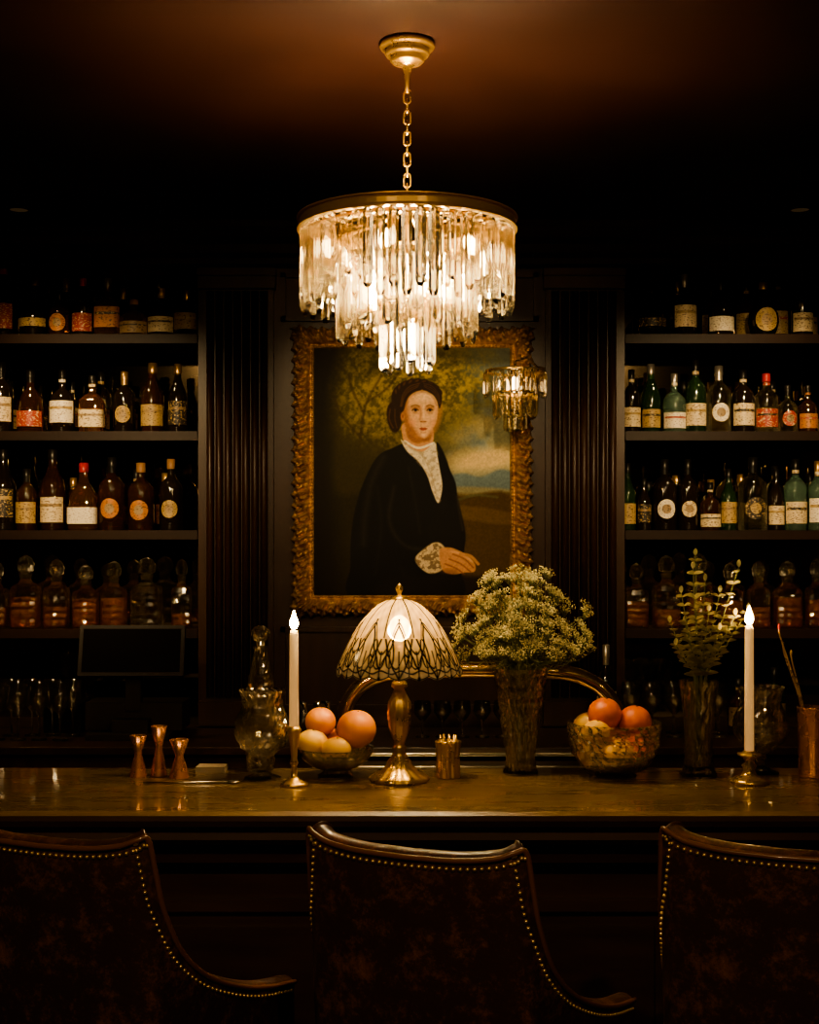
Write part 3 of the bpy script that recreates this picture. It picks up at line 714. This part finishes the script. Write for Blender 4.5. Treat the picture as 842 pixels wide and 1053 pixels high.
    nt.links.new(m0.outputs[0],mx.inputs[1]); nt.links.new(df.outputs[0],mx.inputs[2]); nt.links.new(mx.outputs[0],o.inputs[0])
    me.materials.append(m); so=bpy.data.objects.new('shade',me); bpy.context.collection.objects.link(so); so.parent=e
    light('lamp_light','POINT',(0,0,.40),32,(1,.70,.34),.03,parent=e)
lamp()
def candle(px,loc,zc0,zc1,style):
    b=MB()
    if style==0:
        b.lathe([(0,0),(.036,0),(.038,.004),(.030,.010),(.016,.016),(.008,.026),(.007,.05),(.012,.06),(.008,.07),(.010,.10),(.015,.125),(.017,.14),(.020,.146),(.016,.15),(.015,zc0),(0,zc0)],28,0)
    else:
        b.lathe([(0,0),(.052,0),(.055,.006),(.040,.014),(.022,.020),(.014,.034),(.020,.046),(.012,.056),(.016,.066),(.030,.072),(.031,.078),(.018,.080),(.016,zc0),(0,zc0)],28,0)
    b.lathe([(0,zc0-.01),(.0125,zc0-.01),(.0115,zc1-.01),(.009,zc1),(.004,zc1-.003),(0,zc1-.003)],20,1)
    b.tube([(0,0,zc1-.004),(.001,0,zc1+.008)],.001,6,2)
    b.lathe([(0,zc1+.003),(.007,zc1+.006),(.0115,zc1+.016),(.0095,zc1+.028),(.0045,zc1+.042),(0,zc1+.054)],14,3)
    o=b.obj('candlestick',[BRASSD,WAX,BLACK,FLAME],loc)
    l=light('candle_light','POINT',(0,-.0,zc1+.02),26,(1,.60,.25),.008,parent=o)
candle(0,(-.302,3.56,ZB),.155,.405,0)
candle(0,(.898,3.60,ZB),.085,.415,1)
def compote(loc,s=1.0):
    b=MB(); c=cutmod(16,90,.07)
    b.lathe(dense([(0,0),(.046,0),(.048,.005),(.030,.012),(.012,.022),(.010,.035),(.016,.045),(.012,.055),(.030,.066),(.055,.085),(.072,.115),(.073,.145),(.062,.175),(.052,.195),(.055,.225),(.062,.240)]),48,0,False,rmod=c)
    b.lathe([(.058,.240),(.050,.20),(.066,.15),(.064,.12),(.045,.092),(0,.075)],32,0,False)
    b.obj('cut_glass_compote',[CUT],loc)
compote((-.395,3.66,ZB)); compote((.965,3.74,ZB))
b=MB()
b.lathe(dense([(0,0),(.035,0),(.038,.01),(.042,.12),(.040,.19),(.036,.24),(.024,.30),(.016,.335),(.022,.345),(.012,.35)]),24,0,False,rmod=cutmod(12,60,.06))
b.lathe([(.010,.345),(.014,.352),(.012,.36),(.022,.368),(.028,.380),(.026,.392),(.014,.402),(0,.405)],16,0,False)
b.obj('cut_glass_decanter',[CUT],(-.415,3.79,ZB))
ORG=mk('orange_skin',(.68,.20,.025),.45,bump=(220,.25,.001),var=(12,(.74,.26,.04),.4,.7))
LEM=mk('lemon_skin',(.62,.35,.035),.45,bump=(220,.25,.001),var=(12,(.66,.40,.05),.4,.7))
GRF=mk('grapefruit_skin',(.60,.20,.025),.45,bump=(200,.2,.001),var=(9,(.64,.26,.045),.4,.7))
BLU=mk('blood_orange_skin',(.50,.10,.015),.45,bump=(200,.2,.001),var=(9,(.58,.15,.025),.4,.7))
def fruitbowl(name,loc,prof,fr,n=20):
    b=MB(); b.lathe(dense(prof),60,0,False,rmod=cutmod(n,70,.07))
    for (x,y,z,r,mi) in fr:
        if mi==2: b.ball((x,y,z),(r*1.12,r*.95,r*.95),20,14,2); 
        else: b.ball((x,y,z),(r,r,r*.95),24,16,mi)
        b.tube([(x+r*.1,y-r*.2,z+r*.90),(x+r*.1,y-r*.2,z+r*.95)],.003,6,4)
    b.obj(name,[CUT,ORG,LEM,GRF,mk('fruit_stem',(.1,.1,.03),.7),BLU],loc)
fruitbowl('fruit_bowl',(-.200,3.69,ZB),[(0,0),(.045,0),(.047,.006),(.034,.014),(.034,.02),(.060,.030),(.088,.052),(.098,.080),(.102,.082),(.096,.078),(.084,.058),(.058,.038),(0,.028)],
 [(-.062,-.02,.096,.038,2),(-.042,.01,.148,.042,3),(.056,.0,.130,.054,3),(.004,-.045,.080,.036,2),(-.0,.05,.086,.04,1),(.012,-.012,.085,.03,1)])
fruitbowl('fruit_bowl',(.555,3.69,ZB),[(0,0),(.055,0),(.058,.006),(.052,.012),(.085,.030),(.110,.065),(.120,.110),(.122,.150),(.117,.150),(.115,.112),(.105,.068),(.080,.036),(0,.018)],
 [(-.060,-.03,.072,.040,2),(.0,-.055,.070,.040,2),(.06,-.02,.076,.042,5),(-.065,.02,.135,.040,2),(.0,.04,.08,.05,1),(-.028,-.012,.172,.046,5),(.055,.0,.150,.046,5),(.0,.06,.14,.04,1),(-.055,-.045,.128,.034,2)],24)
for i,(x,y,h,r) in enumerate([(-.737,3.70,.112,.024),(-.683,3.71,.136,.023),(-.622,3.68,.104,.027)]):
    b=MB()
    b.lathe([(0,h*.3),(r,0),(r*1.03,.002),(r*.42,h*.55),(r*.45,h*.57),(r*.42,h*.59),(r*.98,h*.995),(r*.93,h),(r*.3,h*.65),(0,h*.63)],28,0)
    b.obj('copper_jigger',[COPPER],(x,y,ZB))
b=MB()
b.lathe([(0,0),(.030,0),(.032,.004),(.030,.05),(.033,.095),(.034,.10),(.031,.10),(.028,.05),(0,.006)],72,0,True,rmod=lambda t,z,r:1+.05*math.cos(12*t))
for k in range(9):
    a=k*.7; b.tube([(.012*math.cos(a),.012*math.sin(a),.01),(.022*math.cos(a),.022*math.sin(a),.115)],.0025,6,0)
b.obj('brass_pick_cup',[BRASSD],(.104,3.68,ZB))
b=MB()
b.lathe([(0,0),(.036,0),(.037,.004),(.041,.185),(.043,.188),(.040,.19),(.036,.01),(0,.006)],36,0)
for (dx,dz,y) in ((-.085,.40,0),(-.07,.35,.012),(-.055,.33,-.01)):
    pts=sampled([(.0,y,.02),(-.03,y,.20),(dx,y,dz-.03),(dx-.006,y,dz)],8); b.tube(pts,.0026,8,1)
    b.ball((dx-.006,y,dz+.006),(.004,.004,.009),10,8,2 if dz==.40 else 1)
b.obj('copper_mixing_cup',[COPPER,BRASS,BMATS['cr']],(1.095,3.70,ZB))
b=MB()
for k in range(4): b.box(-.040,.040,-.03,.03,.004*k,.004*k+.0035,0,Matrix.Rotation(random.uniform(-.1,.1),4,'Z'))
b.obj('napkin_stack',[mk('paper_napkin',(.22,.17,.11),.8)],(-.55,3.79,ZB))
b=MB(); b.tube([(-.12,0,.004),(.10,.01,.004)],.003,8); b.ball((.115,.01,.005),(.018,.012,.004),12,8); b.obj('bar_spoon',[STEEL],(-.58,3.58,ZB))

STEM=mk('stem_green',(.13,.14,.055),.6); FLO=mk('floret_pale_green',(.44,.38,.17),.7,var=(40,(.66,.58,.31),.4,.65)); LEAF=mk('leaf_green',(.12,.14,.05),.6)
b=MB()
b.lathe(dense([(0,0),(.044,0),(.046,.006),(.040,.02),(.038,.05),(.046,.10),(.054,.16),(.060,.22),(.066,.26),(.074,.292),(.071,.292),(.062,.255),(.055,.21),(.040,.08),(.034,.02),(0,.012)],.010),60,0,False,rmod=cutmod(20,55,.09))
rs=random.Random(4)
for i in range(150):
    a=rs.uniform(0,2*pi); u=rs.random()**.5; R=.180*u*rs.choice([1,1,1,1.08])
    hx=R*math.cos(a); hy=R*math.sin(a)*.45; top=.580-.14*(u**2.2); hz=top-rs.uniform(0,.22)*(1-.15*u)
    if hz<.32: hz=.32+rs.random()*.05
    base=(rs.uniform(-.015,.015),rs.uniform(-.015,.015),.03 if i%6==0 else .22)
    mid=(hx*.35,hy*.35,.30); b.tube(sampled([base,mid,(hx*.8,hy*.8,hz-.04),(hx,hy,hz-.02)],4),.0011,5,1)
    ax=Vector((hx*1.8,hy*1.8,.25)).normalized(); q=ax.to_track_quat('Z','Y'); hr=rs.uniform(.016,.032)
    for k in range(14):
        r=math.sqrt((k+.5)/14)*hr; t=k*2.4
        p=q@Vector((r*math.cos(t),r*math.sin(t),.010-.25*r))
        P=Vector((hx,hy,hz))+p
        b.tube([(hx,hy,hz-.02),tuple(P)],.0006,3,1)
        for m in range(4): b.octa((P.x+rs.uniform(-.007,.007),P.y+rs.uniform(-.007,.007),P.z+rs.uniform(-.006,.007)),rs.uniform(.0013,.0026),2)
def leaf(mb,p,d,up,L,wd,mi):
    d=Vector(d).normalized(); s=d.cross(Vector(up)).normalized(); u=s.cross(d); P=Vector(p); vs=[];
    n=6
    for i in range(n+1):
        t=i/n; hw=wd*math.sin(pi*min(1,t*.96+.02))**.75; c=P+d*L*t+u*(-.2*L*t*t)
        vs+= [c-s*hw+u*hw*.25,c,c+s*hw+u*hw*.25]
    fs=[]
    for i in range(n):
        a=3*i; fs+=[(a,a+1,a+4,a+3),(a+1,a+2,a+5,a+4)]
    mb.add(vs,fs,mi,True)
for i in range(22):
    a=rs.uniform(0,2*pi); leaf(b,(.04*math.cos(a),.04*math.sin(a),.29+rs.random()*.1),(math.cos(a),math.sin(a)*.6,rs.uniform(-.2,.7)),(0,0,1),.06,.009,3)
b.obj('vase_of_dill_flowers',[CUT,STEM,FLO,LEAF],(.305,3.74,ZB))
EUC=mk('eucalyptus_leaf',(.34,.31,.16),.55,var=(25,(.50,.45,.25),.4,.7))
b=MB()
b.lathe(dense([(0,0),(.046,0),(.048,.006),(.042,.02),(.036,.05),(.036,.12),(.042,.20),(.052,.262),(.049,.262),(.038,.19),(.031,.10),(.034,.03),(0,.012)],.012),48,0,False,rmod=cutmod(14,50,.08))
for i in range(13):
    tx=[-.085,-.055,-.02,.0,.03,.06,.10,.14,.05,-.04,.09,-.07,.02][i]; ty=rs.uniform(-.06,.06); tz=[.42,.50,.565,.60,.53,.50,.57,.45,.40,.42,.44,.36,.45][i]
    st=sampled([(rs.uniform(-.01,.01),0,.03),(tx*.15,ty*.2,.26),(tx*.55,ty*.6,.26+(tz-.26)*.5),(tx,ty,tz)],10)
    b.tube(st,.0016,5,1)
    for k in range(11,len(st),2):
        p=st[k]; t=(k/len(st))
        az=rs.uniform(0,2*pi)
        for sgn in (0,pi):
            dd=(math.cos(az+sgn),math.sin(az+sgn)*.8,.45); leaf(b,p,dd,(0,0.6,1),.030*(1.25-t*.6),.0125*(1.3-t*.6),2)
    leaf(b,st[-1],(0,0,1),(0,1,0),.02,.006,2)
b.obj('vase_of_eucalyptus',[CUT,STEM,EUC],(.785,3.70,ZB))

# ------------------------------------------------------------------ leather bar chairs
LEA=mk('distressed_leather',(.040,.0165,.0085),.34,coat=.15,var=(13,(.25,.098,.036),.50,.72,.84),rvar=(9,.26,.48),bump=(60,.4,.003))
PIP=mk('edge_lit_piping',(.14,.055,.02),.32,coat=.3)  # piping coloured lighter to imitate bar light catching the top edge
LEG=mk('chair_leg_wood',(.03,.012,.006),.35)
NAIL=mk('brass_nailhead',(.60,.42,.2),.33,metal=.85)
def chair(loc,rot):
    b=MB()
    half=[(0,-.022,1.138),(.10,-.018,1.140),(.17,-.009,1.148),(.205,.0,1.160),(.222,.012,1.160),(.229,.022,1.09),(.234,.035,1.02),(.244,.075,.93),(.258,.14,.865),(.272,.23,.818),(.282,.33,.785),(.288,.45,.762)]
    S=sampled(half,10); S=[(-p[0],p[1],p[2]) for p in S[::-1][:-1]]+[tuple(p) for p in S]
    A=np.array(S); T=np.gradient(A[:,:2],axis=0); T/= np.linalg.norm(T,axis=1)[:,None]+1e-9
    Nn=np.stack([T[:,1],-T[:,0]],1)
    rake=lambda z:-(z-.62)*.07
    zb=.56; th=.05; rows=[]
    for i in range(len(A)):
        x,y,zt=A[i]; nx,ny=Nn[i]; col=[]
        for j in range(12): z=zb+(zt-.022-zb)*j/11; col.append((0,z))
        for j in range(1,8): a=pi*j/8; col.append((th/2-th/2*math.cos(a),zt-.022+.022*math.sin(a)))
        for j in range(12): z=zt-.022+(zb-zt+.022)*j/11; col.append((th,z))
        rows.append([(x-nx*o,y-ny*o+rake(z)*max(0,1-y*3),z) for o,z in col])
    nr=len(rows[0]); vs=[p for r in rows for p in r]; fs=[]
    for i in range(len(rows)-1):
        for j in range(nr):
            j2=(j+1)%nr; fs.append((i*nr+j,(i+1)*nr+j,(i+1)*nr+j2,i*nr+j2))
    fs.append(tuple(range(nr))); fs.append(tuple((len(rows)-1)*nr+j for j in range(nr))[::-1])
    b.add(vs,fs,0,True)
    pip=[(A[i][0]+Nn[i][0]*.001,A[i][1]+Nn[i][1]*.001+rake(A[i][2])*max(0,1-A[i][1]*3),A[i][2]-.012) for i in range(0,len(A),2)]
    b.tube(pip,.0055,8,1)
    arc=np.concatenate([[0],np.cumsum(np.hypot(np.diff(A[:,0]),np.diff(A[:,1])))])
    E=np.stack([arc,A[:,2]],1); tg=np.gradient(E,axis=0); tg/=np.linalg.norm(tg,axis=1)[:,None]
    off=np.stack([tg[:,1],-tg[:,0]],1)*.028; Q=E+off
    ln=np.concatenate([[0],np.cumsum(np.hypot(*np.diff(Q,axis=0).T))])
    for s_ in np.arange(.01,ln[-1],.0135):
        a=np.interp(s_,ln,Q[:,0]); z=np.interp(s_,ln,Q[:,1])
        x=np.interp(a,arc,A[:,0]); y=np.interp(a,arc,A[:,1]); nx=np.interp(a,arc,Nn[:,0]); ny=np.interp(a,arc,Nn[:,1])
        b.ball((x+nx*.001,y+ny*.001+rake(z)*max(0,1-y*3),z),.0043,8,6,2)
    rr=[(.0,.70),(.8,.712),(.95,.700),(1,.67),(1,.60),(.97,.56),(0,.56)]
    b.lathe([(r*.235,z) for r,z in rr],48,0,True,M=Matrix.Translation((0,.25,0)),rmod=sq(5))
    b.box(-.20,.20,.05,.45,.50,.56,3)
    for sx in (-1,1):
        for yy,sp in ((.07,-.03),(.43,.02)):
            b.tube([(sx*.185,yy,.50),(sx*.195,yy+sp*.5,.25),(sx*.21,yy+sp,0)],[.024,.02,.015],10,3)
    for pts in ([(-.2,.04,.22),(.2,.04,.22)],[(-.2,.44,.22),(.2,.44,.22)],[(-.2,.05,.26),(-.2,.44,.26)],[(.2,.05,.26),(.2,.44,.26)]): b.tube(pts,.012,8,3)
    b.obj('leather_bar_chair',[LEA,PIP,NAIL,LEG],loc,rot)
chair((.018,2.555,0),math.radians(-25)); chair((-.685,2.65,0),math.radians(-22)); chair((.700,2.555,0),math.radians(-25))

# ------------------------------------------------------------------ ceiling downlights above the shelves, plus added fill spots in like fittings
def downlight_or_fill(x,y,target,power,angle=60,col=WARM,size=.05):
    b=MB(); b.lathe([(.035,-.006),(.050,-.008),(.052,0)],28,0); b.lathe([(0,-.004),(.035,-.004)],20,1)
    o=b.obj('recessed_light_or_fill',[BLACK,emit('downlight_or_fill_lens',(1,.6,.25),.03)],(x,y,H))
    light('downlight_or_fill_spot','SPOT',(0,0,-.02),power,col,size,parent=o)
    for ch in o.children: 
        ch.rotation_euler=(Vector(target)-Vector((x,y,H-.02))).to_track_quat('-Z','Y').to_euler(); ch.data.spot_size=math.radians(angle); ch.data.spot_blend=1.0
downlight_or_fill(-1.5,5.23,(-1.4,5.75,1.2),34,90)
downlight_or_fill(1.5,5.23,(1.4,5.75,1.2),28,90)
downlight_or_fill(-1.25,2.9,(-1.38,5.7,1.86),440,36)  # added spot, out of view, brightening the left shelf bottles
downlight_or_fill(1.25,2.9,(1.38,5.7,1.92),360,36)  # its added counterpart for the right shelf bottles
downlight_or_fill(-.75,2.9,(0.0,5.6,2.03),170,30)  # added unseen spot lifting the portrait from the left
downlight_or_fill(.75,2.9,(0.04,5.6,2.03),170,30)  # second added spot on the portrait, from the right
downlight_or_fill(-.9,.2,(-.2,3.0,1.1),125,78)  # added overhead fill, out of view, for the chair backs
downlight_or_fill(.7,.2,(.3,3.0,1.1),100,78)  # other half of the added chair fill
